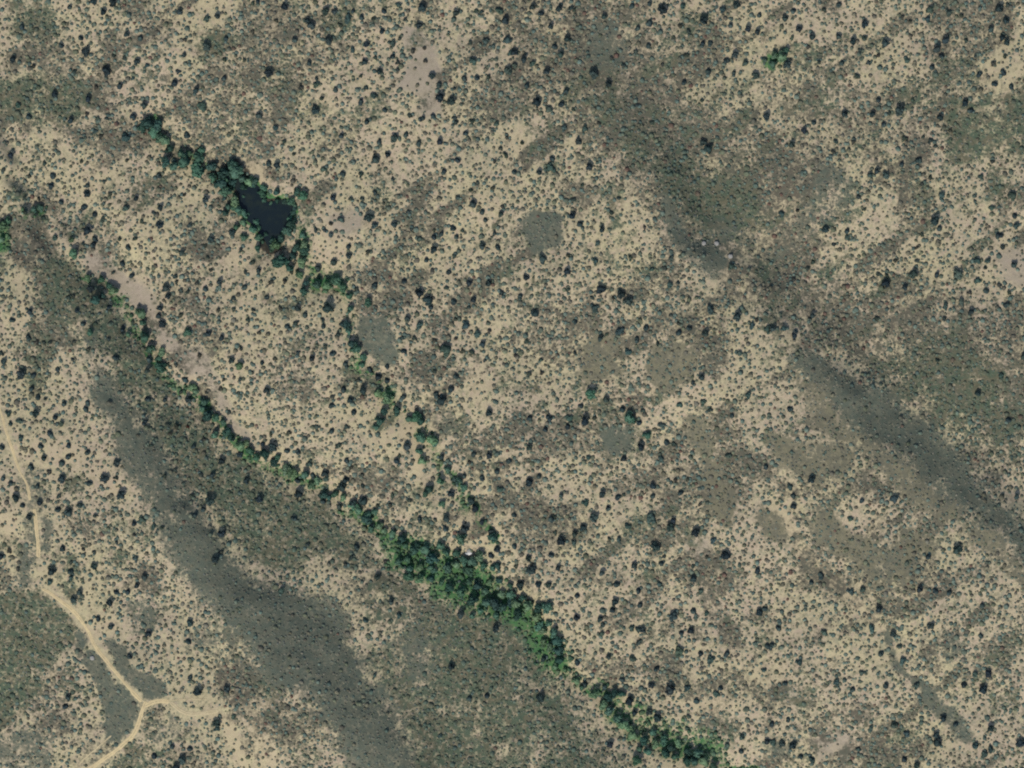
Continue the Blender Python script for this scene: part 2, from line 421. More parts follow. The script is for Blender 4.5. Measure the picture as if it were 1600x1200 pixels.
def foliage_material(name, source):
    # source: 'object' = the object's own colour, 'attr' = the tint stored on each plant
    m, nt, b = new_mat(name)
    N = NB(nt); geo = N.n('ShaderNodeNewGeometry').outputs['Position']
    if source == 'object':
        base = N.n('ShaderNodeObjectInfo').outputs['Color']
    else:
        base = N.n('ShaderNodeAttribute', attribute_name='tint').outputs['Color']
    v = N.math('MULTIPLY_ADD', N.noise(geo, 1.1, 3), 0.9, 0.55)
    cm = N.n('ShaderNodeCombineColor')
    for i in range(3): N.l(v, cm.inputs[i])
    N.l(N.mix(1.0, base, cm.outputs[0], 'MULTIPLY'), b.inputs['Base Color'])
    b.inputs['Roughness'].default_value = 0.75
    return m

def plain(name, c, rough=0.9):
    m, nt, b = new_mat(name)
    N = NB(nt); geo = N.n('ShaderNodeNewGeometry').outputs['Position']
    k = N.noise(geo, 2.0, 4)
    N.l(N.mix(N.ramp(k, 0.3, 0.7), tuple(x * 0.8 for x in c), c), b.inputs['Base Color'])
    b.inputs['Roughness'].default_value = rough
    return m

M_ground = ground_material()
M_track = track_material('packed_track_dirt', lin(206, 186, 142), lin(196, 176, 136))
M_path = track_material('faint_track_dirt', lin(194, 178, 142), lin(182, 166, 132))
M_crown = foliage_material('tree_foliage', 'object')
M_bush = foliage_material('bush_foliage', 'attr')
M_bark = plain('grey_brown_bark', (0.10, 0.075, 0.055))
M_rock = plain('pale_rock', (0.33, 0.315, 0.28))
M_white = plain('white_rock', (0.78, 0.75, 0.68))
M_water, _nt, _b = new_mat('dark_water')
_b.inputs['Base Color'].default_value = (0.010, 0.014, 0.020, 1)
_b.inputs['Roughness'].default_value = 0.12
_b.inputs['Specular IOR Level'].default_value = 0.35
_N = NB(_nt); _g = _N.n('ShaderNodeNewGeometry').outputs['Position']
_bp = _N.n('ShaderNodeBump'); _bp.inputs['Strength'].default_value = 0.08
_N.l(_N.noise(_g, 1.5, 3), _bp.inputs['Height']); _N.l(_bp.outputs[0], _b.inputs['Normal'])
_N.l(_N.mix(_N.ramp(_N.noise(_g, 0.12, 3), 0.45, 0.7), (0.010, 0.017, 0.019), (0.018, 0.026, 0.020)), _b.inputs['Base Color'])

# ------------------------------------------------------------------ mesh helpers
def mesh_np(name, verts, tris=None, quads=None, mat=None, smooth=False):
    me = bpy.data.meshes.new(name)
    faces = tris if tris is not None else quads
    k = faces.shape[1]
    me.vertices.add(len(verts)); me.vertices.foreach_set('co', np.asarray(verts, np.float32).ravel())
    me.loops.add(faces.size); me.loops.foreach_set('vertex_index', faces.astype(np.int32).ravel())
    me.polygons.add(len(faces))
    me.polygons.foreach_set('loop_start', np.arange(0, faces.size, k, dtype=np.int32))
    me.polygons.foreach_set('loop_total', np.full(len(faces), k, np.int32))
    if smooth: me.polygons.foreach_set('use_smooth', np.ones(len(faces), bool))
    me.update(calc_edges=True)
    if mat: me.materials.append(mat)
    return me

def color_attr(me, name, rgb):
    a = me.color_attributes.new(name, 'FLOAT_COLOR', 'POINT')
    d = np.ones((len(rgb), 4), np.float32); d[:, :3] = rgb
    a.data.foreach_set('color', d.ravel())

def link(name, me, kind=None, label=None, cat=None, group=None, loc=(0, 0, 0), parent=None):
    o = bpy.data.objects.new(name, me)
    col.objects.link(o)
    o.location = loc
    if parent is not None: o.parent = parent
    if kind: o['kind'] = kind
    if label: o['label'] = label
    if cat: o['category'] = cat
    if group: o['group'] = group
    return o

# ------------------------------------------------------------------ ground: one sheet, fine inside the view, coarse out to the horizon
def ground():
    ox = np.array([-12000, -9000, -6500, -4500, -3000, -2000, -1300, -850, -550, -380])
    gx = np.concatenate([ox, GX, 1600 - ox[::-1]])
    gy = np.concatenate([ox + 200 - 200, GY, 1200 - ox[::-1]])
    X, Y = np.meshgrid(gx, gy)
    zz = samp('z', X, Y)
    far = sstep(250, 1500, np.maximum.reduce([-X, X - 1600, -Y, Y - 1200, np.zeros_like(X)]))
    zz = zz * (1 - far) + (fbm(X, Y, 1500, 77, 3) * 25 + 3) * far
    v = np.stack([(X - 800) * S, (600 - Y) * S, zz], -1).reshape(-1, 3)
    ny, nx = X.shape
    idx = np.arange(ny * nx).reshape(ny, nx)
    q = np.stack([idx[:-1, :-1], idx[1:, :-1], idx[1:, 1:], idx[:-1, 1:]], -1).reshape(-1, 4)
    me = mesh_np('ground', v, quads=q, mat=M_ground, smooth=True)
    f = lambda n: samp(n, X, Y).ravel() * (1 - far.ravel())
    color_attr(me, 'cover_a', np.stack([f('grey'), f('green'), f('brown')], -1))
    color_attr(me, 'cover_b', np.stack([f('lush'), f('olive'), f('pink')], -1))
    wet = np.clip((ZW + 0.25 - zz) / 0.3, 0, 1).ravel() * (np.hypot(X - 410, Y - 325).ravel() < 90)
    color_attr(me, 'cover_c', np.stack([f('pale'), wet, f('pale') * 0], -1))
    link('ground', me, kind='structure', label='dry tan scrubland ground with grey and olive patches')
ground()

# water: a flat sheet inside the pond bed
def pond():
    pts = np.array(POND, float); c = pts.mean(0)
    p = c + (pts - c) * 1.12
    # resample the outline with a small wobble
    out = []
    for k in range(len(p)):
        a, b = p[k], p[(k + 1) % len(p)]
        for t in (0, 0.34, 0.67):
            out.append(a + (b - a) * t + rng.normal(0, 0.5, 2))
    bm_v = [(*w2(x, y), ZW) for x, y in out]
    me = bpy.data.meshes.new('water')
    me.from_pydata(bm_v, [], [list(range(len(bm_v)))])
    me.materials.append(M_water)
    link('water', me, kind='structure', label='dark still water filling the waterhole in the gully')
pond()

# dirt tracks: ribbons lying on the ground
def ribbon(name, pts, width, mat, label, lift=0.08, wob=0.75):
    pts = np.array(pts, float)
    d = np.r_[0, np.cumsum(np.hypot(*np.diff(pts, axis=0).T))]
    t = np.arange(0, d[-1], 1.8)
    cx = np.interp(t, d, pts[:, 0]); cy = np.interp(t, d, pts[:, 1])
    k = np.ones(7) / 7
    pad = lambda a: np.convolve(np.pad(a, 3, mode='edge'), k, mode='valid')
    cx, cy = pad(pad(cx)), pad(pad(cy))
    tx, ty = np.gradient(cx), np.gradient(cy)
    L = np.hypot(tx, ty); nx, ny = -ty / L, tx / L
    M = 7
    vs_, rows = [], len(t)
    wl = width / 2 * (0.95 + wob * fbm(t, t * 0 + len(pts), 14, 5, 4)); wr = width / 2 * (0.95 + wob * fbm(t, t * 0 + 91, 14, 6, 4))
    taper = np.clip(np.minimum(t, t[-1] - t) / 4 + 0.25, 0, 1)
    X = np.zeros((rows, M)); Y = np.zeros((rows, M))
    for j in range(M):
        s = -1 + 2 * j / (M - 1)
        off = np.where(s < 0, s * wl, s * wr) * taper
        X[:, j] = cx + nx * off; Y[:, j] = cy + ny * off
    Zr = samp('z', X, Y) + lift
    Zr[:, 0] -= 0.10; Zr[:, -1] -= 0.10
    Zr[:, 2] -= 0.03; Zr[:, 4] -= 0.03
    v = np.stack([(X - 800) * S, (600 - Y) * S, Zr], -1).reshape(-1, 3)
    idx = np.arange(rows * M).reshape(rows, M)
    q = np.stack([idx[:-1, :-1], idx[:-1, 1:], idx[1:, 1:], idx[1:, :-1]], -1).reshape(-1, 4)
    me = mesh_np(name, v, quads=q, mat=mat, smooth=True)
    mid = np.zeros((rows, M)); mid[:, 3] = 1; mid[:, 0] = mid[:, -1] = 0.7
    color_attr(me, 'crest', np.repeat(mid.reshape(-1, 1), 3, 1))
    link(name, me, kind='structure', label=label)
TRACKS = [
 ([(-40,560),(-5,625),(4,645),(10,668),(17,690),(23,706),(28,724),(36,742),(43,752),(47,768),(50,785)], 4.2, M_track, 'dirt_track', 'narrow pale dirt track fading near the photo edge'),
 ([(55,792),(58,810),(60,830),(62,850),(63,873)], 6.5, M_track, 'dirt_track', 'short pale stretch of the straight dirt track'),
 ([(66,918),(78,924),(95,936),(115,952),(128,966),(138,982),(145,998),(152,1012),(165,1028),(180,1046),(197,1066),(212,1084),(226,1097)], 5.8, M_track, 'dirt_track', 'pale dirt track curving down to the fork'),
 ([(231,1092),(224,1108),(219,1128),(208,1150),(190,1166),(168,1182),(140,1202),(100,1230),(40,1260)], 7.2, M_track, 'dirt_track', 'pale dirt track leaving the fork towards the bottom edge'),
 ([(226,1103),(234,1099),(246,1094),(258,1093),(270,1096)], 7.6, M_track, 'dirt_track', 'wide pale turn-off at the fork of the track'),
 ([(266,1094),(276,1104),(288,1112),(302,1115),(318,1113),(332,1111),(345,1108)], 7.0, M_path, 'dirt_path', 'faint path bending away from the fork turn-off'),
 ([(268,1093),(285,1091),(300,1090),(328,1091)], 1.7, M_path, 'dirt_path', 'thin faint path running straight from the fork turn-off'),
 ([(123,1196),(135,1182),(150,1170),(163,1158),(178,1146)], 2.6, M_path, 'dirt_path', 'thin greyish path beside the lower dirt track'),
]
for i, (pts, w, m, nm, lb) in enumerate(TRACKS):
    ribbon(nm, pts, w, m, lb, lift=0.08 + 0.012 * i)

# ------------------------------------------------------------------ plants: what stands where (read from the photograph, tile by tile; x,y in quarter pixels, size class, colour letter)
T = {}
T[0,0] = "440,50,2 580,10,2 710,20,3 645,75,2 130,165,2 1125,80,2 1360,105,2 1290,120,2t 505,240,2 380,285,2 880,245,2 790,220,2 1410,245,2 1290,300,3 540,320,3 80,370,2 660,440,3 210,415,1 1150,345,2 855,385,2 1400,490,2 750,540,2 1090,520,2 1225,570,2 335,590,2 550,620,2 905,660,2 1265,665,3t 180,735,2 540,710,1 665,740,1 610,735,1 835,730,2 440,755,2 780,860,3t 1165,845,2 65,970,2 275,1020,1 330,1100,2 790,1000,1 990,1100,2 25,1060,1 180,1100,1 315,1170,2 545,1160,2 650,1135,1 510,1010,1 595,820,1 630,850,1 115,660,2t 465,450,1 1580,200,1 1115,450,1 1530,375,1 1405,375,1 600,545,1 1580,20,1 1160,250,1 710,350,1 775,360,1 830,490,1t 920,410,1t"
T[1,0] = "180,40,2 430,75,2 490,80,2 605,70,2 660,110,2 570,120,3t 795,70,2 890,30,2t 1035,45,3 1245,80,2 320,130,2 130,130,1 455,260,3 790,195,2 690,275,2 850,270,2t 1015,155,2 930,120,1 895,240,1 605,310,2t 235,250,2 850,355,2 675,390,2 770,450,2 335,405,2 980,315,1 1055,300,1 1060,380,1 745,360,1 80,465,3 375,490,1 655,475,1 495,565,2 280,545,1 375,530,2t 690,545,1 650,635,2 410,620,1 365,695,3 805,690,2 735,600,2t 690,765,2 125,800,2t 535,850,2 770,885,2 860,865,3 935,840,2 1015,900,2 740,1000,3 820,970,2 170,885,1 235,965,1 70,1020,2 130,1030,2 1100,480,2 1145,530,2 1150,610,3 1225,640,3 1240,555,1 1300,490,2 1375,485,2 1450,480,1 1105,725,2 1030,745,2 960,725,1 1250,765,1 1350,760,1 1315,835,2 1505,780,2t 1360,385,3t 1520,70,3t 1555,130,3 1570,250,3t 1570,440,3t 1150,890,2 1170,1075,2 1265,1005,2 1490,1010,1 540,1085,2 420,1055,2t 850,1120,1 655,1090,1 885,390,1 1435,260,2t 1340,265,1 1530,930,1 1565,860,1 1560,975,1 10,10,2 250,1190,1 1340,1195,1 1385,1145,1 1480,1180,1 350,160,3 20,720,2 885,435,1 1410,70,1 1375,65,1 735,120,1 525,160,1 1590,330,2t 1240,740,1"
T[2,0] = "130,45,2 175,85,2 295,50,2 370,50,1 860,30,2 945,65,3 755,45,2 1065,35,2t 1400,40,2 1310,60,2t 1545,95,2 1200,125,3 1360,155,2 1470,185,2 1530,200,2 860,150,2 240,165,2 850,290,2 775,320,1 265,295,2 300,340,2 1190,285,2 1240,275,2 1350,385,2 1395,350,2 1225,450,2 1385,460,2 1520,480,2 215,450,2 95,535,2 505,460,3 605,530,2 75,375,2 130,400,2t 20,410,2t 340,570,2 150,640,3 230,685,3t 305,655,2 380,690,1 455,805,2t 320,800,2t 410,890,2 60,895,1 250,1000,2 1230,930,3 1190,890,2 1585,730,2 1070,520,2 480,1045,3 780,660,1 540,775,1 870,770,1 1185,635,1 940,405,1 10,330,2 575,100,2 790,180,2 10,1080,2 170,1080,2 240,1050,3t 440,1160,1 1100,200,1 1050,165,1 1460,400,2t 1580,380,2t 345,240,2 390,60,1 1090,350,1 700,410,1 620,365,1"
T[3,0] = "440,35,2 155,70,2 105,120,2 605,155,2 195,185,2 275,235,2 435,235,2 525,265,2 600,245,2t 735,275,3 570,315,1 1015,60,3t 1000,120,2t 1130,80,2t 1210,100,1 1445,55,3 1485,130,2 1395,185,2 1110,255,3 1470,235,2 1490,265,2 1055,310,3 1085,350,2 1240,255,1 840,105,1 885,135,1 865,380,2t 120,410,3 460,400,2 1020,425,2 1325,460,2 1415,530,2 1525,540,2 1470,450,2 1300,350,1 1480,350,1 1410,395,1 555,475,1 690,625,2 650,715,2 815,695,3 755,710,1 470,715,2 285,770,2 225,815,2 1260,695,2 1080,735,2 720,785,2 970,860,1 1015,880,1 1045,915,1 405,950,1 935,1000,2 835,1035,2 680,1075,2 740,1095,3t 635,1095,2 1010,1110,1 1330,1105,1t 1405,1010,1 145,910,2 960,1150,1 1140,815,1 320,390,1 625,395,1 1230,640,2 350,65,1 1500,30,1 150,240,1t 250,295,1 690,350,1 850,865,1 530,890,1 420,890,1t 900,625,1t"
T[0,1] = "545,15,2 235,40,1 380,60,2 850,40,2 1285,50,2 525,95,2 1000,100,2 785,100,2t 590,140,2 960,130,1 1000,210,2 550,245,3 590,290,2 750,295,1 845,295,1 515,325,1 800,345,2 575,330,2 1185,210,1 1410,140,1 1525,210,1 1455,250,2 1315,290,2 1280,335,1 1135,385,2 1295,410,1 1315,490,1 705,505,1 820,525,2 765,445,2 1095,530,1 1530,500,1 1370,565,2 1285,610,2 1040,605,3 1130,615,1t 1175,625,1 1525,605,2 1050,655,2 1000,730,2 990,775,2 1010,830,2 1130,770,1 1460,665,1 1460,735,1 1360,740,1 1300,890,2 1385,910,2 1250,1020,1 1450,1055,2 1400,1175,1 1580,740,1 1580,435,1 1580,1130,1 190,750,2 80,810,2 435,660,1 465,655,1 525,830,2 600,825,1 765,855,2 830,815,1 490,740,2 570,610,2 685,725,2 320,940,1 235,940,1 280,940,1 185,910,2 35,1060,2 135,1140,3 360,1110,2 215,1150,2 15,1010,1 725,1035,2 680,920,1 560,985,1 470,935,1 920,1120,2 930,1050,2 460,1050,1 270,160,1 165,130,1 345,290,2t 1100,1080,1 1045,1080,1 1155,1175,2t 1550,800,1 885,185,1 150,40,1 690,10,1 1150,20,1 640,170,1 1500,360,1 1400,40,2t 1230,570,1 1100,560,1 1510,980,1 1500,1170,1"
T[1,1] = "480,40,2 745,5,1 665,45,1 590,40,1 800,70,1 535,170,2t 465,200,1 705,165,3 740,210,2t 860,205,2 950,125,1 970,235,1 425,240,1 370,240,1 465,265,2t 1260,35,2 1350,80,3 1415,130,2 1530,140,2 1430,180,2 1230,230,2 1110,240,1 1155,270,2 1110,285,2 1250,280,2 1290,240,1 1025,290,2t 1110,360,3 1415,345,2 1505,350,2 1065,430,2 580,340,2 580,405,2 390,480,2 490,440,2 1205,500,2 1100,485,1 1235,400,1 1335,570,2 1455,575,2 1020,640,3 1535,630,1 1355,675,2 1080,680,3 1100,720,2 925,560,2 1230,685,2 1330,720,1 1245,795,1 630,605,1 450,720,4 310,770,2 190,840,2 260,730,2 415,800,1 420,840,2 480,1010,2 540,830,2 430,965,1 265,1005,1 350,1045,2 560,1080,2 820,1090,2 760,1160,2 710,1110,2 915,910,1 925,1000,2 990,915,1 1115,930,1 1250,920,1 1315,840,3t 1390,890,3t 1420,950,2 1190,990,4t 1290,995,1 1350,1000,1 1430,1050,1 1460,870,1 1020,830,3t 950,790,2 1120,1120,1 1250,1160,2 180,560,1 95,565,1 65,670,2 20,490,2 220,500,1 255,495,1 150,730,1 740,590,2 40,1070,2 120,1040,1 820,1180,2 640,1180,1 700,375,1 1190,600,1 1540,90,1 1490,260,1 250,820,1 510,890,1 20,880,1"
T[2,1] = "190,420,3t 85,540,2 550,605,3 675,650,3 725,690,3 515,725,3t 630,665,1 50,660,2 145,760,3 395,815,2 500,665,1 665,45,1 375,155,2 420,205,2 560,240,2 380,50,1 620,135,1 345,495,2 1400,780,3 1205,890,2 1035,880,2 1105,850,2 1035,825,1 835,850,2 670,870,3t 780,930,2 550,920,2 1415,1005,2t 905,950,1 1520,800,1 1490,840,2t 1590,860,2t 950,480,1 990,420,2t 740,415,1 345,400,1 525,435,2t 530,320,2t 825,225,1 1230,740,3t 1180,1160,2 720,1000,2t 180,1050,1t 90,935,1 20,1025,1 185,1130,1 110,1135,1 390,1005,1 1125,1190,1 980,580,2t 1365,470,2t 1030,570,1 590,890,1 990,770,1 870,490,1t 350,610,1"
T[3,1] = "1080,20,3t 1530,25,3t 1035,180,3 1070,225,2 360,240,2 490,245,2 490,290,2t 410,330,1 1400,100,2t 1540,150,2 1550,210,2 1445,270,2 1470,345,1 960,270,1 1535,460,2 910,510,3 740,570,3 690,515,1 1195,510,4t 1055,520,2 1310,430,2t 1375,435,2t 1355,475,1 1310,550,2t 1445,585,1 1365,625,2 1260,630,1 1505,630,1 1485,710,2 1265,750,2 280,775,2 160,550,1 1100,790,1 20,860,2 90,850,2t 1055,1055,1 1590,1030,2 680,790,1 1210,690,2t 1110,715,2t 855,600,2 160,900,2 930,350,1 180,120,1 85,140,2t 600,110,1 560,30,1 795,430,1 930,430,1 280,440,1 250,480,1 1295,60,1t 1450,1150,2t 740,525,1"
T[0,2] = "205,30,2 245,90,2 290,95,1 235,185,2 350,210,2 405,130,2 60,185,2t 320,310,2 440,385,2 555,430,2 285,465,2 435,455,2 400,490,2 740,495,2 320,545,1 395,590,3 575,615,2 670,590,3 735,585,1 770,695,3 75,620,2 110,710,3 375,700,1 155,760,2 510,760,2 365,790,2 440,805,3 605,825,1 895,845,2t 845,865,2 965,890,2t 1020,900,1 845,940,1 735,985,1 530,1030,1 400,1025,2 600,1045,1 65,1040,1 10,1075,2 455,1110,1 600,1135,2 330,1165,3 450,1170,2 855,1090,2t 560,125,2 550,160,2 910,245,2 950,380,1 1095,535,1 1100,265,1 1050,255,1 1065,315,1 1210,390,2 1380,480,2 1500,445,2 1535,605,2 1325,570,2 1255,570,1 1310,740,3 1270,780,2 1220,820,2 1385,940,3 1385,1050,1 1355,1095,2 1035,575,1 30,590,2 25,400,2 140,340,2t 265,390,2 1595,730,1 1430,180,1 1030,100,2 925,100,2 1130,50,1 1290,55,1 1380,30,1 1490,55,1 1170,100,2 1270,345,1 1200,700,1 120,1150,1 125,230,2t 395,250,2t 200,520,2 240,640,2 260,740,2 190,830,2 70,250,1t"
T[1,2] = "70,40,2 540,40,2 475,80,1 585,100,2 470,140,2 670,45,3 610,180,2 920,80,2 1125,65,2 1160,110,3 470,300,2 205,305,1 90,310,1 565,480,2 595,525,1 515,390,2t 260,420,2 195,420,2 945,395,3 880,480,2 895,450,1 665,570,1 555,605,2 535,650,3 430,560,3 350,580,2 440,600,2t 260,610,2 265,690,3 395,700,1 20,720,2 600,750,3 670,735,3 515,765,2 415,740,2 235,845,2 330,500,2t 1505,550,2 1300,575,2 1410,585,2 1455,445,2 1330,490,1 1360,440,2 1160,455,2 1215,690,2 1340,730,3 1370,780,3 1190,845,2 1120,850,1 1180,910,2t 1300,910,3 1410,865,2 1465,920,2 1470,1075,2 1510,1040,2 635,1020,2 560,1130,1 590,1090,1 320,1010,1 720,895,2 1240,600,2t 1520,660,2t 1575,480,2 40,380,2 100,400,3 960,730,1 850,700,1t 760,765,1 810,1110,1 850,960,2 1220,35,2 1450,185,2 380,270,1t 565,270,1 840,760,1 1020,850,2 665,640,1"
T[2,2] = "430,140,2 105,210,2 230,215,2 345,265,2 355,215,2t 205,290,2 515,210,1 455,235,3 110,400,2 805,395,3 960,365,2 1010,375,1 700,470,2 1190,115,2t 1365,200,2 1235,160,1 930,255,2t 790,245,2 685,160,2 1470,70,2t 585,100,2 170,580,2 110,620,3 310,695,2 460,745,2t 560,690,2 660,715,2 600,780,2 515,835,3 445,895,2 395,940,2 390,990,2t 270,930,1 300,985,3 240,850,2 880,640,2 880,700,2 1050,680,2 865,840,3t 1010,850,2 990,895,3 1145,930,3 1255,975,2t 1335,1070,3 1215,1080,1 1130,1135,1 720,890,2t 665,970,2t 605,970,1 900,1020,3 950,1080,1 925,1125,2 760,1135,2 245,1075,2 285,1150,2 125,1170,3 20,1020,2 1585,520,2 1420,1130,1t 1530,1165,2 560,1185,2 10,820,2 1045,130,2t 820,165,1 1095,595,1 1015,600,1 930,470,2t 1170,750,1 480,460,1t 105,1090,2 25,1140,1 265,830,1 1350,450,2t 700,690,1"
T[3,2] = "130,155,2 85,230,1 315,425,1 265,600,2 150,700,2 155,760,2 505,840,2t 780,715,3t 815,680,1 645,680,1 990,1075,2 1165,1035,3 1240,1020,1 325,1190,2 790,75,1 1310,60,2 1505,225,2 905,280,1 1550,705,2 1310,995,1 1430,840,1 1100,950,1 710,800,1 575,725,1t 130,640,2t 540,650,1"
T[0,3] = "475,75,1 505,100,2 860,55,2 735,100,2 805,95,2 660,140,1 695,160,2 910,5,2 465,145,2 620,265,2 700,315,2 530,310,1 675,385,1 935,355,2 1035,360,1 1190,285,2 1180,405,2 820,500,2 495,505,1 580,565,1 865,545,1 1195,630,2 1240,715,3 1425,700,2 435,755,2 410,810,2 585,840,1 580,995,1 1360,910,3 1360,950,2t 1085,1065,2 1190,1075,2 970,1120,2 1140,1140,3 1465,870,1t 1460,800,1 1540,1015,1 1110,1190,2 1270,1015,1 250,1020,1 130,940,1 320,35,2t 450,5,2t 1315,940,1 560,265,1"
T[1,3] = "160,90,2t 845,165,2 895,250,2t 1280,245,3 1295,310,1 1500,330,2 1210,490,1 1215,570,2 790,690,1 1165,290,1 515,420,1 985,480,1 1335,765,2 1445,755,2 970,930,1 1265,1085,1 1375,1105,1 1580,580,1 1590,830,1 600,815,1 360,610,1 480,655,1 520,130,1 760,10,2 820,250,1 680,280,2t 1150,1000,1t 1350,520,1 1290,50,1 740,620,1t"
T[2,3] = "50,60,3 165,60,2 230,55,2 655,55,2 920,50,2t 795,95,2 1130,15,2 1180,95,2t 1430,100,1 410,125,2 1580,45,1 640,160,2 800,185,2 630,215,2 400,265,2 345,335,1 275,300,1 550,270,2 570,310,2t 560,360,2t 1010,255,3 1135,220,2 1215,235,1t 1305,290,1 1205,320,1 1055,360,2 1120,345,2 790,340,2 815,335,2 890,335,1 745,325,2t 860,285,1 1580,205,2 1540,230,2 1595,435,2 740,425,1 790,420,2t 1045,475,3t 1180,485,2 1240,525,3t 1340,485,2 750,520,3t 605,510,2 490,520,1 535,500,1 410,550,2 485,590,1 565,580,1 535,630,1 905,580,2 455,680,2 575,700,2t 690,655,2 875,685,2 990,720,3 1095,700,2t 1300,700,2 1275,740,2t 1150,780,2t 195,520,2 180,760,3 120,625,1 490,870,1 390,940,1 615,1060,2 735,780,3 770,860,2 860,855,2 905,885,3 1105,880,1t 1095,955,1t 1305,890,1 1435,1010,2 1435,1100,2 1590,1030,2 1180,1045,1 1350,1060,2t 1570,540,1 1570,590,1t 1135,660,1"
T[3,3] = "325,10,2 265,40,2 585,80,2 510,95,2t 935,80,2 1035,85,2 1120,95,2 1040,145,1 1325,180,2 1450,165,1 60,330,2 150,210,1 345,350,2t 15,440,2 770,360,2 560,295,1 640,320,2t 680,200,2 1010,305,2 1320,365,2 920,280,1 435,405,1 815,440,2t 835,520,2t 920,555,1 190,535,2t 420,660,2t 520,705,2 590,690,1 725,680,2 100,670,2 1215,680,2 1330,705,3 920,765,1 970,770,1 485,765,1 1530,755,1 1370,835,1 1245,790,1 1085,885,2 1165,920,2 1385,950,2 1040,990,2 1050,1040,3 1565,1035,3 1170,1075,1 1000,1125,1 850,1145,2 925,1180,2 930,1020,1 205,830,1 125,900,2 20,925,2 115,970,1 270,970,1 205,1010,1 315,765,1 865,980,2t 780,930,3t 580,600,2t 700,485,2 1285,605,2t 1365,600,2 1205,630,1 1125,710,1 1595,910,1 1290,1060,2t 1380,1080,2t 1350,1110,2t 920,680,2t 200,1130,2 270,1150,2t 30,1040,2t 80,1050,2 150,1060,2 240,1050,1 640,950,2t 560,1080,2t"
R = {}
R[0,0] = "920,770,3d 890,800,2d 985,785,2d 1000,860,2 1030,880,2l 960,830,3 1060,930,2d 1130,960,2 1040,1010,2d 1150,1010,3 1240,990,3 1260,940,1 1320,1040,2d 1230,1060,3 1400,1080,3d 1470,1060,3 1450,1140,3d 1540,1130,2 1330,1110,2 1520,1170,3d 1380,1150,3d 1090,1040,2 1180,960,1l"
R[0,1] = "245,100,2 210,110,2 20,220,3l 50,180,2 10,300,2l 460,385,3 545,540,2l 630,550,2 680,590,2 710,620,3l 600,680,3d 640,650,2d 880,760,3l 890,820,2 905,910,3 940,980,3 990,1040,2 1000,1100,3 1170,880,2 1495,1090,2l 570,880,2 800,890,2 450,300,1l 1010,1000,2l 1480,60,2 1520,130,2 1460,100,2 1420,140,1"
R[1,1] = "230,400,2d 240,360,2d 150,440,4d 300,370,3 280,440,3l 310,570,2d 300,620,2d 380,580,3 440,590,3l 500,560,3 540,600,3 430,620,2l 580,650,2 700,690,3 590,730,2 580,870,2 600,950,3d 630,980,3 670,1030,2 660,1080,2 560,830,2d 210,480,2d 270,520,2l 40,10,2 290,30,2"
R[0,2] = "1220,50,2l 1270,110,3 1300,200,3d 1350,210,2 1390,240,2 1420,300,3 1440,340,2d 1500,390,3l 1560,420,3 1340,320,2 1200,20,2l 1600,460,2 1260,150,2 1540,370,2l"
R[1,2] = "50,440,3d 110,490,3d 180,530,3l 240,560,3l 300,570,3 340,640,2l 420,700,2d 540,710,2l 490,690,2 640,790,3 700,820,3 690,850,3d 740,800,2 770,890,3l 800,920,2l 850,940,3 720,910,2 910,970,3d 930,1010,3 990,1040,3d 1010,1010,2d 1060,1030,3 1150,1010,3 1190,1050,3 1100,1090,3d 1250,1060,3 1250,1130,3l 1300,1100,3 1350,1110,3 1400,1080,3l 950,1100,3 890,1110,2 960,1160,3 1020,1150,2l 1110,1170,2 1200,1150,3 1420,1140,3 1480,1150,2 1510,1140,2d 1280,970,3 1480,960,3d 1090,1150,2 1320,1170,3 760,60,3l 820,90,3l 800,170,2d 880,170,3d 1000,210,3 960,220,2 1030,230,3d 770,230,3d 750,270,2 1030,340,3 1020,420,2 1100,350,3l 1120,370,2 1040,480,2l 1200,540,2 1150,610,3 1270,600,2d 1080,660,3d 1060,690,2 1300,650,2 1160,750,2 130,460,2 210,560,2l 380,610,2l 450,710,2d 600,760,2"
R[2,2] = "490,60,3 730,210,3 840,320,2 760,230,2"
R[3,0] = "80,360,3l 40,350,2l 110,320,2 30,400,2"
R[1,3] = "950,10,3 1030,20,3l 1090,20,2d 1210,70,3d 1280,100,3 1350,160,3d 1380,60,3d 1430,100,3 1440,170,3 1490,180,3d 1540,200,3d 1530,120,3l 1590,60,2 1590,120,3 1460,40,2l 1400,220,2 1590,170,3d 1330,40,2 1520,30,2d 1160,40,2 1350,250,2 1500,250,2"
R[2,3] = "60,140,3d 20,180,3l 100,190,3l 40,240,3d 160,200,3d 220,200,3 150,260,3l 170,320,3 190,350,2l 260,360,3 280,410,3d 240,440,3l 290,470,3d 300,530,3d 270,570,2l 330,590,2l 400,660,2l 440,700,2 520,740,3l 600,760,3d 640,740,3d 570,810,3l 610,850,3 690,740,2d 660,900,3 700,930,3l 740,960,2l 760,1000,3l 820,1030,3d 880,980,2 800,1080,2 900,1050,3l 950,1030,3 990,1080,3d 1040,1050,2l 1100,1100,3d 1160,1110,3 1140,1160,3d 1200,1150,3l 1260,1190,2 1090,1160,3d 960,1110,3d 1020,1130,2 850,1100,2 780,1150,3 230,300,2 200,410,2l"
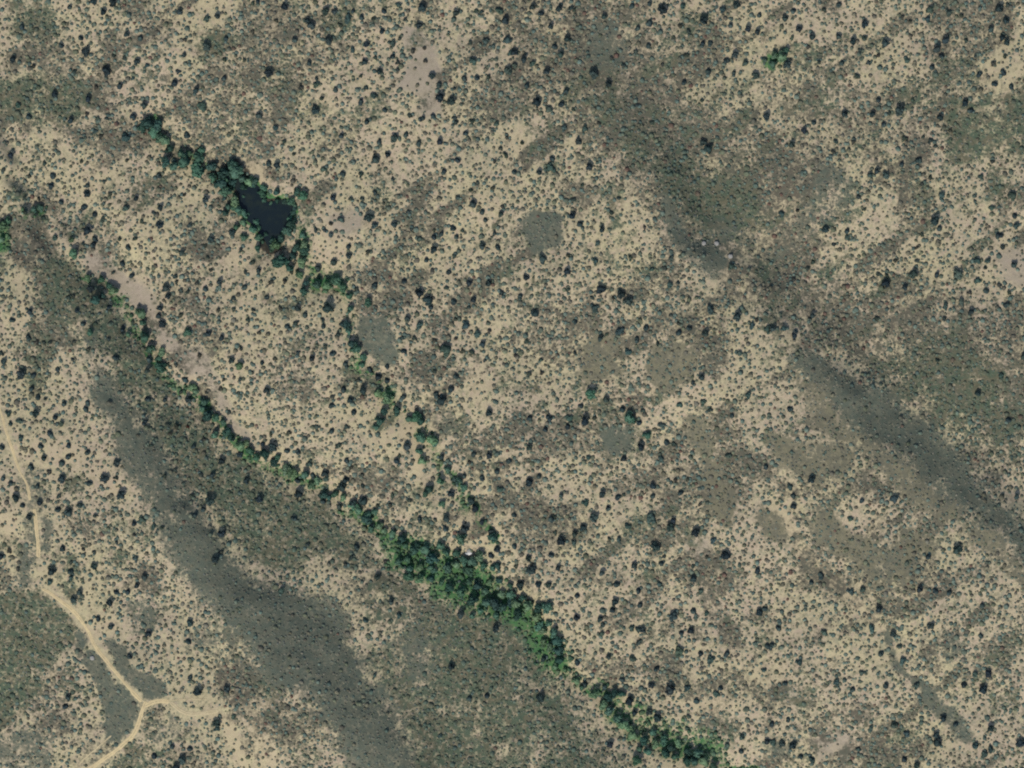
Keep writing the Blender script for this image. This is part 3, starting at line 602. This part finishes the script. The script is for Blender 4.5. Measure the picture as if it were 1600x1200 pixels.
PONDRING = "165,130,2d 230,170,2d 200,230,3 370,320,3l 540,400,2 690,450,2d 930,450,2d 1000,500,3 780,560,2d 860,830,3d 820,900,3 740,990,2d 680,1070,3l 460,1110,2d 480,980,2 300,980,2 410,890,2 220,860,2 240,660,3 200,560,3l 90,700,2d 930,1100,3d 1010,1060,3l 1000,960,2 50,240,3d 60,320,2 130,620,2 330,740,2 860,560,2 900,640,2d 440,320,2 280,290,2 300,800,2l 730,1020,2d 90,440,2 480,870,2 640,1110,2 850,760,2 540,545,1d 620,575,1 700,545,2d 885,690,2d 495,450,2d 560,940,1d 640,1010,2d 450,800,2 360,700,1d 905,610,1 420,360,2d 300,500,1"

def parse(s, ox, oy, k):
    out = []
    for w in s.split():
        a = w.split(',')
        c = a[2][1:] or ''
        out.append((ox + float(a[0]) * k, oy + float(a[1]) * k, int(a[2][0]), c))
    return out
shrubs, rivers = [], []
for (i, j), s in T.items(): shrubs += parse(s, i * 400, j * 300, 0.25)
for (i, j), s in R.items(): rivers += parse(s, i * 400, j * 300, 0.25)
rivers += parse(PONDRING, 340, 240, 1 / 7.5)
RAD = {1: 1.7, 2: 2.35, 3: 3.2, 4: 4.4}

# --- shapes of plants
def icosphere(sub):
    t = (1 + 5 ** 0.5) / 2
    v = [(-1,t,0),(1,t,0),(-1,-t,0),(1,-t,0),(0,-1,t),(0,1,t),(0,-1,-t),(0,1,-t),(t,0,-1),(t,0,1),(-t,0,-1),(-t,0,1)]
    f = [(0,11,5),(0,5,1),(0,1,7),(0,7,10),(0,10,11),(1,5,9),(5,11,4),(11,10,2),(10,7,6),(7,1,8),(3,9,4),(3,4,2),(3,2,6),(3,6,8),(3,8,9),(4,9,5),(2,4,11),(6,2,10),(8,6,7),(9,8,1)]
    v = [np.array(p, float) / np.linalg.norm(p) for p in v]
    for _ in range(sub):
        cache = {}; nf = []
        def mid(a, b):
            k = (min(a, b), max(a, b))
            if k not in cache:
                m = v[a] + v[b]; v.append(m / np.linalg.norm(m)); cache[k] = len(v) - 1
            return cache[k]
        for a, b, c in f:
            x, y, z = mid(a, b), mid(b, c), mid(c, a)
            nf += [(a, x, z), (b, y, x), (c, z, y), (x, y, z)]
        f = nf
    return np.array(v), np.array(f)
ICO1 = icosphere(1)

def crown_mesh(name, seed, height, lobes, leaves, open_=0.0):
    """crown of unit radius: lumpy lobes with many leaf-sized faces standing out of them"""
    r = np.random.default_rng(seed)
    V, F = [], []; n = 0
    cents = []
    for k in range(lobes):
        if k == 0: c = np.array([0, 0, height * 0.55]); rr = 0.55
        else:
            a = r.uniform(0, 2 * math.pi); d = r.uniform(0.35, 0.72)
            c = np.array([math.cos(a) * d, math.sin(a) * d, height * r.uniform(0.25, 0.8) * (1.1 - 0.45 * d)])
            rr = r.uniform(0.24, 0.42)
        cents.append((c, rr))
        v = ICO1[0] * (rr * (1 + 0.28 * r.standard_normal((len(ICO1[0]), 1)).clip(-1.3, 1.3))) * np.array([1, 1, 0.85])
        V.append(v + c); F.append(ICO1[1] + n); n += len(v)
    for k in range(leaves):
        c, rr = cents[r.integers(len(cents))]
        d = r.standard_normal(3); d /= np.linalg.norm(d); d[2] = abs(d[2]) * 0.9 + 0.05 if r.random() < 0.8 else d[2]
        p = c + d * rr * r.uniform(0.85, 1.3 + open_)
        p[2] = max(p[2], 0.08)
        u = r.standard_normal(3); u /= np.linalg.norm(u); w = np.cross(u, d + 0.3 * r.standard_normal(3)); w /= np.linalg.norm(w) + 1e-9
        s = r.uniform(0.07, 0.17)
        q = np.array([p - u * s, p + w * s * 0.8, p + u * s, p - w * s * 0.8])
        V.append(q); F.append(np.array([[0, 1, 2], [0, 2, 3]]) + n); n += 4
    return mesh_np(name, np.concatenate(V), tris=np.concatenate(F), mat=M_crown)

def trunk_mesh(name, seed, height):
    r = np.random.default_rng(seed)
    V, F = [], []
    def limb(p0, p1, r0, r1):
        n0 = sum(len(v) for v in V)
        d = p1 - p0; d = d / np.linalg.norm(d)
        u = np.cross(d, [0.3, 1, 0.2]); u /= np.linalg.norm(u); w = np.cross(d, u)
        ring = []
        for p, rad in ((p0, r0), ((p0 + p1) / 2 + r.normal(0, 0.02, 3), (r0 + r1) / 2), (p1, r1)):
            ring.append([p + rad * (math.cos(a) * u + math.sin(a) * w) for a in np.arange(6) * math.pi / 3])
        V.append(np.array(ring).reshape(-1, 3))
        for k in range(2):
            for a in range(6):
                b = (a + 1) % 6
                F.append((n0 + k * 6 + a, n0 + k * 6 + b, n0 + k * 6 + 6 + b)); F.append((n0 + k * 6 + a, n0 + k * 6 + 6 + b, n0 + k * 6 + 6 + a))
    top = np.array([r.normal(0, .05), r.normal(0, .05), height * 0.5])
    limb(np.array([0, 0, -0.12]), top, 0.10, 0.06)
    for k in range(4):
        a = k * math.pi / 2 + r.uniform(-.4, .4); s = top * r.uniform(0.45, 1.0)
        limb(s, s + np.array([math.cos(a) * 0.45, math.sin(a) * 0.45, height * 0.25]), 0.045, 0.018)
    return mesh_np(name, np.concatenate(V), tris=np.array(F), mat=M_bark, smooth=True)

def bush_mesh(name, seed):
    return crown_mesh(name, seed, 0.75, 5, 90)
NV = 8
JUN = [(crown_mesh('juniper_crown', 500 + k, 1.35, 7, 150), trunk_mesh('juniper_trunk', 520 + k, 1.35)) for k in range(NV)]
RIV = [(crown_mesh('riverside_crown', 600 + k, 1.5, 9, 220, 0.1), trunk_mesh('riverside_trunk', 620 + k, 1.5)) for k in range(NV)]
BUS = [bush_mesh('bush', 700 + k) for k in range(NV)]

# --- labels: nearest landmark of the photograph, side of it, and rank there
LM = [((415,330),'the dark waterhole'),((230,1098),'the fork in the dirt track'),((847,365),'the oval grey clearing'),((590,535),'the grey patch beside the gully'),
 ((962,690),'the round grey patch'),((1115,385),'the white boulders'),((732,864),'the white boulder'),((1207,93),'the bright green thicket'),
 ((665,120),'the bare pinkish strip'),((215,460),'the bare pinkish wash'),((310,562),'the small pinkish flat'),((1245,840),'the pale sandy streak'),
 ((1450,1080),'the curved grey gully'),((1440,690),'the dark hillside'),((943,70),'the dark brown slope'),((1385,870),'the olive flat'),
 ((1545,200),'the green corner slope'),((400,950),'the long grey hillside'),((292,667),'the reddish bush'),((60,840),'the straight piece of track'),
 ((1010,1130),'the lower stream thicket'),((850,990),'the narrow stream thicket'),((1105,730),'the long olive strip'),((1053,577),'the blunt olive patch'),
 ((240,200),'the green gully head'),((8,372),'the green spot at the edge'),((50,38),'the green corner patch'),((50,1030),'the dark green meadow'),
 ((1095,860),'the small bare clearing'),((1300,1172),'the bottom bare flat'),((1585,420),'the bare strip at the edge'),((1225,400),'the dark slanting gully'),
 ((1160,335),'the grassy green hollow'),((515,448),'the bright green bend'),((600,622),'the pale green glade'),((790,930),'the broad stream thicket'),
 ((500,760),'the thin stream thicket'),((330,640),'the upper stream thicket'),((1490,110),'the pale sandy rise'),((60,440),'the dark brown strip'),
 ((1470,480),'the rough brown slope'),((640,920),'the mottled slope'),((650,360),'the sandy slope'),((470,150),'the speckled upper plain')]
SIDES = ['right of','above and right of','above','above and left of','left of','below and left of','below','below and right of']
ORD = ['nearest','second nearest','third nearest','fourth nearest','fifth nearest','sixth nearest','seventh nearest','eighth nearest','ninth nearest','tenth nearest','eleventh nearest','twelfth nearest','thirteenth nearest','fourteenth nearest']
def label_all(items, phrase):
    """items: list of (px, py, adjective) -> unique label for each"""
    cells = {}
    for k, (x, y, adj) in enumerate(items):
        d, name, side = min(((math.hypot(x - lx, y - ly), nm, int(round(math.atan2(ly - y, x - lx) / (math.pi / 4))) % 8) for (lx, ly), nm in LM))
        cells.setdefault((name, side), []).append((d, k))
    out = {}
    for (name, side), lst in cells.items():
        for rank, (d, k) in enumerate(sorted(lst)):
            out[k] = f"{items[k][2]} {phrase}, {ORD[min(rank, len(ORD) - 1)]} {SIDES[side]} {name}"
    return [out[k] for k in range(len(items))]

def vary(c, amt):
    f = 1 + random.uniform(-amt, amt)
    return (c[0] * f * random.uniform(.93, 1.07), c[1] * f * random.uniform(.95, 1.05), c[2] * f * random.uniform(.92, 1.08), 1)

def place_tree(name, meshes, px, py, rad, colr, label, cat, group):
    cm, tm = meshes[random.randrange(len(meshes))]
    x, y = w2(px, py)
    root = link(name, None, label=label, cat=cat, group=group, loc=(x, y, float(samp('z', px, py)) - 0.05))
    root.empty_display_size = 0.5
    root.rotation_euler.z = random.uniform(0, 6.28)
    root.scale = (rad * random.uniform(.92, 1.08), rad * random.uniform(.92, 1.08), rad * random.uniform(.95, 1.3))
    c = link('crown', cm, parent=root); c.color = colr
    link('trunk', tm, parent=root)
    return root

def place_bush(name, px, py, rad, colr, label, cat, group):
    x, y = w2(px, py)
    o = link(name, BUS[random.randrange(NV)], label=label, cat=cat, group=group, loc=(x, y, float(samp('z', px, py)) - 0.05))
    o.rotation_euler.z = random.uniform(0, 6.28)
    o.scale = (rad * random.uniform(.88, 1.12), rad * random.uniform(.88, 1.12), rad * random.uniform(.8, 1.1))
    o.color = colr
    return o

def inframe(p): return 1 < p[0] < 1599 and 1 < p[1] < 1199
shrubs = [s for s in shrubs if inframe(s)]
rivers = [s for s in rivers if inframe(s)]
def dedupe(lst, d):
    out = []
    for s in sorted(lst, key=lambda s: -s[2]):
        if all(abs(s[0] - o[0]) > d or abs(s[1] - o[1]) > d for o in out): out.append(s)
    return out
rivers = dedupe(rivers, 3.5)
shrubs = dedupe(shrubs, 3.5)
dark = [s for s in shrubs if s[3] == '']
teal = [s for s in shrubs if s[3] == 't']
big = [s for s in dark if s[2] >= 2]
small = [s for s in dark if s[2] == 1]
random.Random(3).shuffle(big); big.sort(key=lambda s: -s[2])
jun, jun_rest = big[:300], big[300:]
SZ = {1: 'small', 2: 'dark', 3: 'large dark', 4: 'very broad dark'}

C_JUN = [(0.034, 0.053, 0.051), (0.026, 0.040, 0.043), (0.048, 0.070, 0.062)]
C_TEAL = [(0.056, 0.090, 0.076), (0.066, 0.096, 0.074), (0.048, 0.080, 0.072)]
C_SMALL = [(0.048, 0.064, 0.048), (0.042, 0.060, 0.052), (0.056, 0.060, 0.046)]
lab = label_all([(s[0], s[1], SZ[s[2]]) for s in jun], 'evergreen tree')
for s, l in zip(jun, lab):
    place_tree('juniper_tree', JUN, s[0], s[1], RAD[s[2]] * random.uniform(.9, 1.1), vary(random.choice(C_JUN), .2), l, 'tree', 'dark evergreen trees scattered over the dry ground')
lab = label_all([(s[0], s[1], {1: 'little', 2: 'low', 3: 'wide', 4: 'sprawling'}[s[2]]) for s in teal], 'blue-green bush')
for s, l in zip(teal, lab):
    place_bush('blue_green_bush', s[0], s[1], RAD[s[2]] * random.uniform(.95, 1.15), vary(random.choice(C_TEAL), .15), l, 'bush', 'blue-green bushes scattered over the dry ground')
small = small[:300]
lab = label_all([(s[0], s[1], 'small') for s in small], 'dark olive shrub')
for s, l in zip(small, lab):
    place_bush('low_shrub', s[0], s[1], RAD[1] * random.uniform(.9, 1.15), vary(random.choice(C_SMALL), .2), l, 'shrub', 'small dark shrubs dotted over the dry ground')
FIELDS['pond'] = pm
blur_pm = lambda s: float(samp('pond', s[0], s[1]))
C_RIV = {'': (0.068, 0.136, 0.088), 'd': (0.040, 0.084, 0.064), 'l': (0.118, 0.188, 0.102)}
A_RIV = {'': 'green leafy', 'd': 'deep green', 'l': 'light green'}
lab = label_all([(s[0], s[1], A_RIV[s[3]]) for s in rivers], 'streamside tree')
for s, l in zip(rivers, lab):
    place_tree('streamside_tree', RIV, s[0], s[1], RAD[s[2]] * random.uniform(.95, 1.3) * (0.78 if blur_pm(s) > 0.25 else 1.3 if s[0] < 375 and s[1] < 300 else 1.0), vary(C_RIV[s[3]], .32), l, 'tree', 'green trees lining the stream and waterhole')
place_bush('red_bush', 292.5, 667, 1.4, (0.075, 0.032, 0.022, 1), 'small dark reddish-brown bush on the green slope above the stream', 'bush', None)

# --- boulders
def boulder_mesh(name, seed, flat, mat):
    r = np.random.default_rng(seed)
    v, f = icosphere(2)
    d = v * (1 + 0.10 * np.sin(3 * v[:, :1] + seed) + 0.06 * r.standard_normal((len(v), 1)))
    d = np.sign(d) * np.abs(d) ** 0.75
    d[:, 2] = np.maximum(d[:, 2], -0.3) * flat
    return mesh_np(name, d, tris=f, mat=mat)
for k, (px, py, sx, sy, mat, lb) in enumerate([
    (1099, 381, 1.5, 1.5, M_rock, 'pale rounded boulder, leftmost of the three on the grey slope'),
    (1119, 381, 1.5, 1.5, M_rock, 'pale rounded boulder, middle one of the three on the grey slope'),
    (1140.5, 401, 1.4, 1.5, M_rock, 'pale rounded boulder, lowest of the three on the grey slope'),
    (732, 865.5, 2.2, 1.1, M_white, 'bright white flat boulder among the trees beside the stream'),
    (732.5, 861, 1.5, 0.9, M_rock, 'pale grey boulder touching the bright white boulder by the stream'),
    (145.5, 1027, 1.5, 1.4, M_rock, 'lone tan boulder beside the curving dirt track')]):
    x, y = w2(px, py)
    o = link('boulder', boulder_mesh('boulder', 40 + k, 0.6, mat), label=lb, cat='boulder', group='pale boulders', loc=(x, y, float(samp('z', px, py)) + 0.1))
    o.scale = (sx, sy, min(sx, sy))

# --- the uncountable rest: low scrub over the whole plain, one object
def dome_field(name, label, P, tint, rad, hgt, K=6, prof=((1.0, 0.0), (0.95, 0.45), (0.55, 0.85))):
    """P (n,2) photo px; many low lumpy bushes in one mesh"""
    n = len(P); R = len(prof)
    z = samp('z', P[:, 0], P[:, 1]) - 0.06
    x = (P[:, 0] - 800) * S; y = (600 - P[:, 1]) * S
    ang = (np.arange(K) / K * 2 * np.pi)[None, :] + rng.uniform(0, 6.28, (n, 1))
    V = np.zeros((n, R * K + 1, 3))
    for i, (pr, ph) in enumerate(prof):
        rr = rad[:, None] * pr * rng.uniform(0.72, 1.25, (n, K))
        V[:, i * K:(i + 1) * K, 0] = x[:, None] + rr * np.cos(ang + 0.3 * i)
        V[:, i * K:(i + 1) * K, 1] = y[:, None] + rr * np.sin(ang + 0.3 * i)
        V[:, i * K:(i + 1) * K, 2] = z[:, None] + hgt[:, None] * ph * rng.uniform(0.75, 1.25, (n, K))
    V[:, -1, 0] = x + rad * rng.normal(0, .1, n); V[:, -1, 1] = y + rad * rng.normal(0, .1, n); V[:, -1, 2] = z + hgt
    f = []
    for i in range(R - 1):
        for a in range(K):
            b = (a + 1) % K
            f += [(i * K + a, i * K + b, i * K + K + b), (i * K + a, i * K + K + b, i * K + K + a)]
    for a in range(K): f.append(((R - 1) * K + a, (R - 1) * K + (a + 1) % K, R * K))
    f = np.array(f)
    nv = V.shape[1]
    F = (f[None] + (np.arange(n) * nv)[:, None, None]).reshape(-1, 3)
    me = mesh_np(name, V.reshape(-1, 3), tris=F, mat=M_bush)
    tv = np.repeat(tint[:, None, :], nv, 1) * rng.uniform(0.75, 1.25, (n, nv, 1))
    color_attr(me, 'tint', tv.reshape(-1, 3))
    link(name, me, kind='stuff', label=label)

# the dark evergreens beyond the 300 that show largest, joined
if jun_rest:
    P = np.array([(s[0], s[1]) for s in jun_rest])
    P = np.concatenate([P + rng.normal(0, 1.1, P.shape) for _ in range(3)])
    n = len(P)
    tint = np.array(C_JUN)[rng.integers(0, 3, n)] * rng.uniform(.8, 1.2, (n, 1))
    dome_field('evergreen_scrub', 'smaller dark evergreens scattered over the dry ground', P, tint, rng.uniform(1.2, 1.7, n), rng.uniform(1.8, 2.8, n))

def scatter(cell, seed, x0=-90, x1=1690, y0=-90, y1=1290, jit=0.62):
    r = np.random.default_rng(seed)
    gx = np.arange(x0, x1, cell); gy = np.arange(y0, y1, cell)
    X, Y = np.meshgrid(gx, gy)
    X = X + (np.arange(len(gy)) % 2)[:, None] * cell / 2
    P = np.stack([X.ravel(), Y.ravel()], -1) + r.uniform(-jit, jit, (X.size, 2)) * cell
    return P, r
occ = np.zeros(SH)
for s in shrubs + rivers:
    i0 = int((s[0] - GX[0]) / STEP); j0 = int((s[1] - GY[0]) / STEP); k = 1 + s[2] // 2
    occ[j0 - k:j0 + k + 1, i0 - k:i0 + k + 1] = 1
dtr = np.minimum.reduce([pdist(t[0]) for t in TRACKS])
occ = np.maximum(occ, dtr < 6)
occ = np.maximum(occ, blur(pm, 3) > 0.1)
FIELDS['occ'] = occ.astype(float)

PAL = np.array([(0.112, 0.122, 0.078), (0.098, 0.118, 0.086), (0.130, 0.122, 0.082), (0.088, 0.122, 0.098), (0.112, 0.142, 0.110), (0.115, 0.108, 0.080)])
def tints(P, r):
    n = len(P)
    t = PAL[r.integers(0, len(PAL), n)] * r.uniform(.75, 1.3, (n, 1))
    red = r.random(n) < 0.003 + 0.05 * samp('brown', P[:, 0], P[:, 1])
    t[red] = (0.125, 0.080, 0.060)
    g = samp('grey', P[:, 0], P[:, 1])[:, None]; gr = samp('green', P[:, 0], P[:, 1])[:, None]; lu = samp('lush', P[:, 0], P[:, 1])[:, None]
    t = t * (1 - gr * .6) + np.array((0.060, 0.085, 0.055)) * gr * .6
    t = t * (1 - lu) + np.array((0.07, 0.135, 0.06)) * r.uniform(.6, 1.3, (n, 1)) * lu
    return t
LOWP = ((1.0, 0.0), (0.8, 0.7))
P, r = scatter(6.9, 21, jit=0.55)
dn = samp('dens', P[:, 0], P[:, 1]); clump = samp('clump', P[:, 0], P[:, 1])
keep = (r.random(len(P)) < np.clip(dn * (0.90 + 0.55 * clump), 0.03, 1)) & (samp('occ', P[:, 0], P[:, 1]) < 0.3)
P = P[keep]; n = len(P)
rad = np.clip(r.lognormal(math.log(0.93), 0.30, n), 0.4, 1.9)
dome_field('low_scrub', 'low olive scrub dotted over the whole dry plain', P, tints(P, r) * 1.1, rad, rad * r.uniform(.38, .8, n))
# muted grey-green bushes of middling size, in loose clumps and around the evergreens
P, r = scatter(15.0, 25, jit=0.75)
clump = samp('clump', P[:, 0], P[:, 1])
keep = (r.random(len(P)) < np.clip(samp('dens', P[:, 0], P[:, 1]) * (0.22 + 0.7 * clump), 0.0, 0.9)) & (samp('occ', P[:, 0], P[:, 1]) < 0.9)
P = P[keep]
near_t = []
for sx, sy, sz, c_ in shrubs:
    if c_ == 't' and sz == 1: continue
    for _ in range(random.choice((0, 1, 1, 2))):
        a = random.uniform(0, 6.28); d = RAD[sz] / S * random.uniform(0.8, 1.7)
        near_t.append((sx + d * math.cos(a), sy + d * math.sin(a)))
P = np.concatenate([P, np.array(near_t)])
P = P[(np.maximum(samp('pink', P[:, 0], P[:, 1]), samp('pale', P[:, 0], P[:, 1])) < 0.6) & (samp('pond', P[:, 0], P[:, 1]) < 0.1)]; n = len(P)
MID = np.array([(0.094, 0.130, 0.106), (0.108, 0.132, 0.096), (0.082, 0.116, 0.098), (0.118, 0.130, 0.090)])
tt = MID[r.integers(0, 4, n)] * r.uniform(.75, 1.25, (n, 1))
gr = samp('green', P[:, 0], P[:, 1])[:, None]
rad = r.uniform(.8, 1.5, n)
dome_field('grey_green_scrub', 'muted grey-green scrub in loose clumps over the plain', P, tt, rad, rad * r.uniform(.4, .75, n), K=8)
P, r = scatter(7.0, 22)
dn = samp('dens', P[:, 0], P[:, 1])
keep = (r.random(len(P)) < np.clip(0.42 * (0.35 + 0.65 * dn), 0.05, 1)) & (samp('occ', P[:, 0], P[:, 1]) < 0.3) & (np.maximum(samp('pink', P[:, 0], P[:, 1]), samp('pale', P[:, 0], P[:, 1])) < 0.5)
P = P[keep]; n = len(P)
rad = r.uniform(.32, .65, n)
dome_field('tiny_scrub', 'tiny tufts of dry scrub between the bushes', P, tints(P, r) * 1.1, rad, rad * r.uniform(.6, 1.1, n), K=5, prof=LOWP)
# tussocks on the grey and olive slopes
P, r = scatter(5.6, 26)
cv = np.clip(samp('grey', P[:, 0], P[:, 1]) + 0.8 * samp('green', P[:, 0], P[:, 1]) + 0.7 * samp('olive', P[:, 0], P[:, 1]), 0, 1)
keep = (r.random(len(P)) < 0.62 * cv) & (samp('occ', P[:, 0], P[:, 1]) < 0.3)
P = P[keep]; n = len(P)
TU = np.array([(0.125, 0.135, 0.105), (0.105, 0.122, 0.092), (0.140, 0.140, 0.105), (0.165, 0.155, 0.115), (0.105, 0.115, 0.098)])
tt = TU[r.integers(0, 5, n)] * r.uniform(.8, 1.2, (n, 1))
rad = r.uniform(.4, .95, n)
dome_field('grass_tussocks', 'dull green grass tussocks covering the grey and olive slopes', P, tt, rad, rad * r.uniform(.22, .5, n), K=5, prof=LOWP)
P, r = scatter(6.0, 23, 0, 1600, 150, 1250)
lu = samp('lush', P[:, 0], P[:, 1])
keep = (r.random(len(P)) < np.clip(lu * 0.9 - 0.12, 0, 0.6)) & (samp('occ', P[:, 0], P[:, 1]) < 0.9)
P = P[keep]; n = len(P)
rad = r.uniform(.7, 1.5, n)
g = r.random((n, 1))
dome_field('undergrowth', 'dense green undergrowth along the stream', P, (np.array((0.030, 0.062, 0.042)) * (1 - g) + np.array((0.085, 0.145, 0.072)) * g), rad, rad * r.uniform(.8, 1.3, n))
print('counts', len(jun), len(jun_rest), len(teal), len(small), len(rivers), len(shrubs))
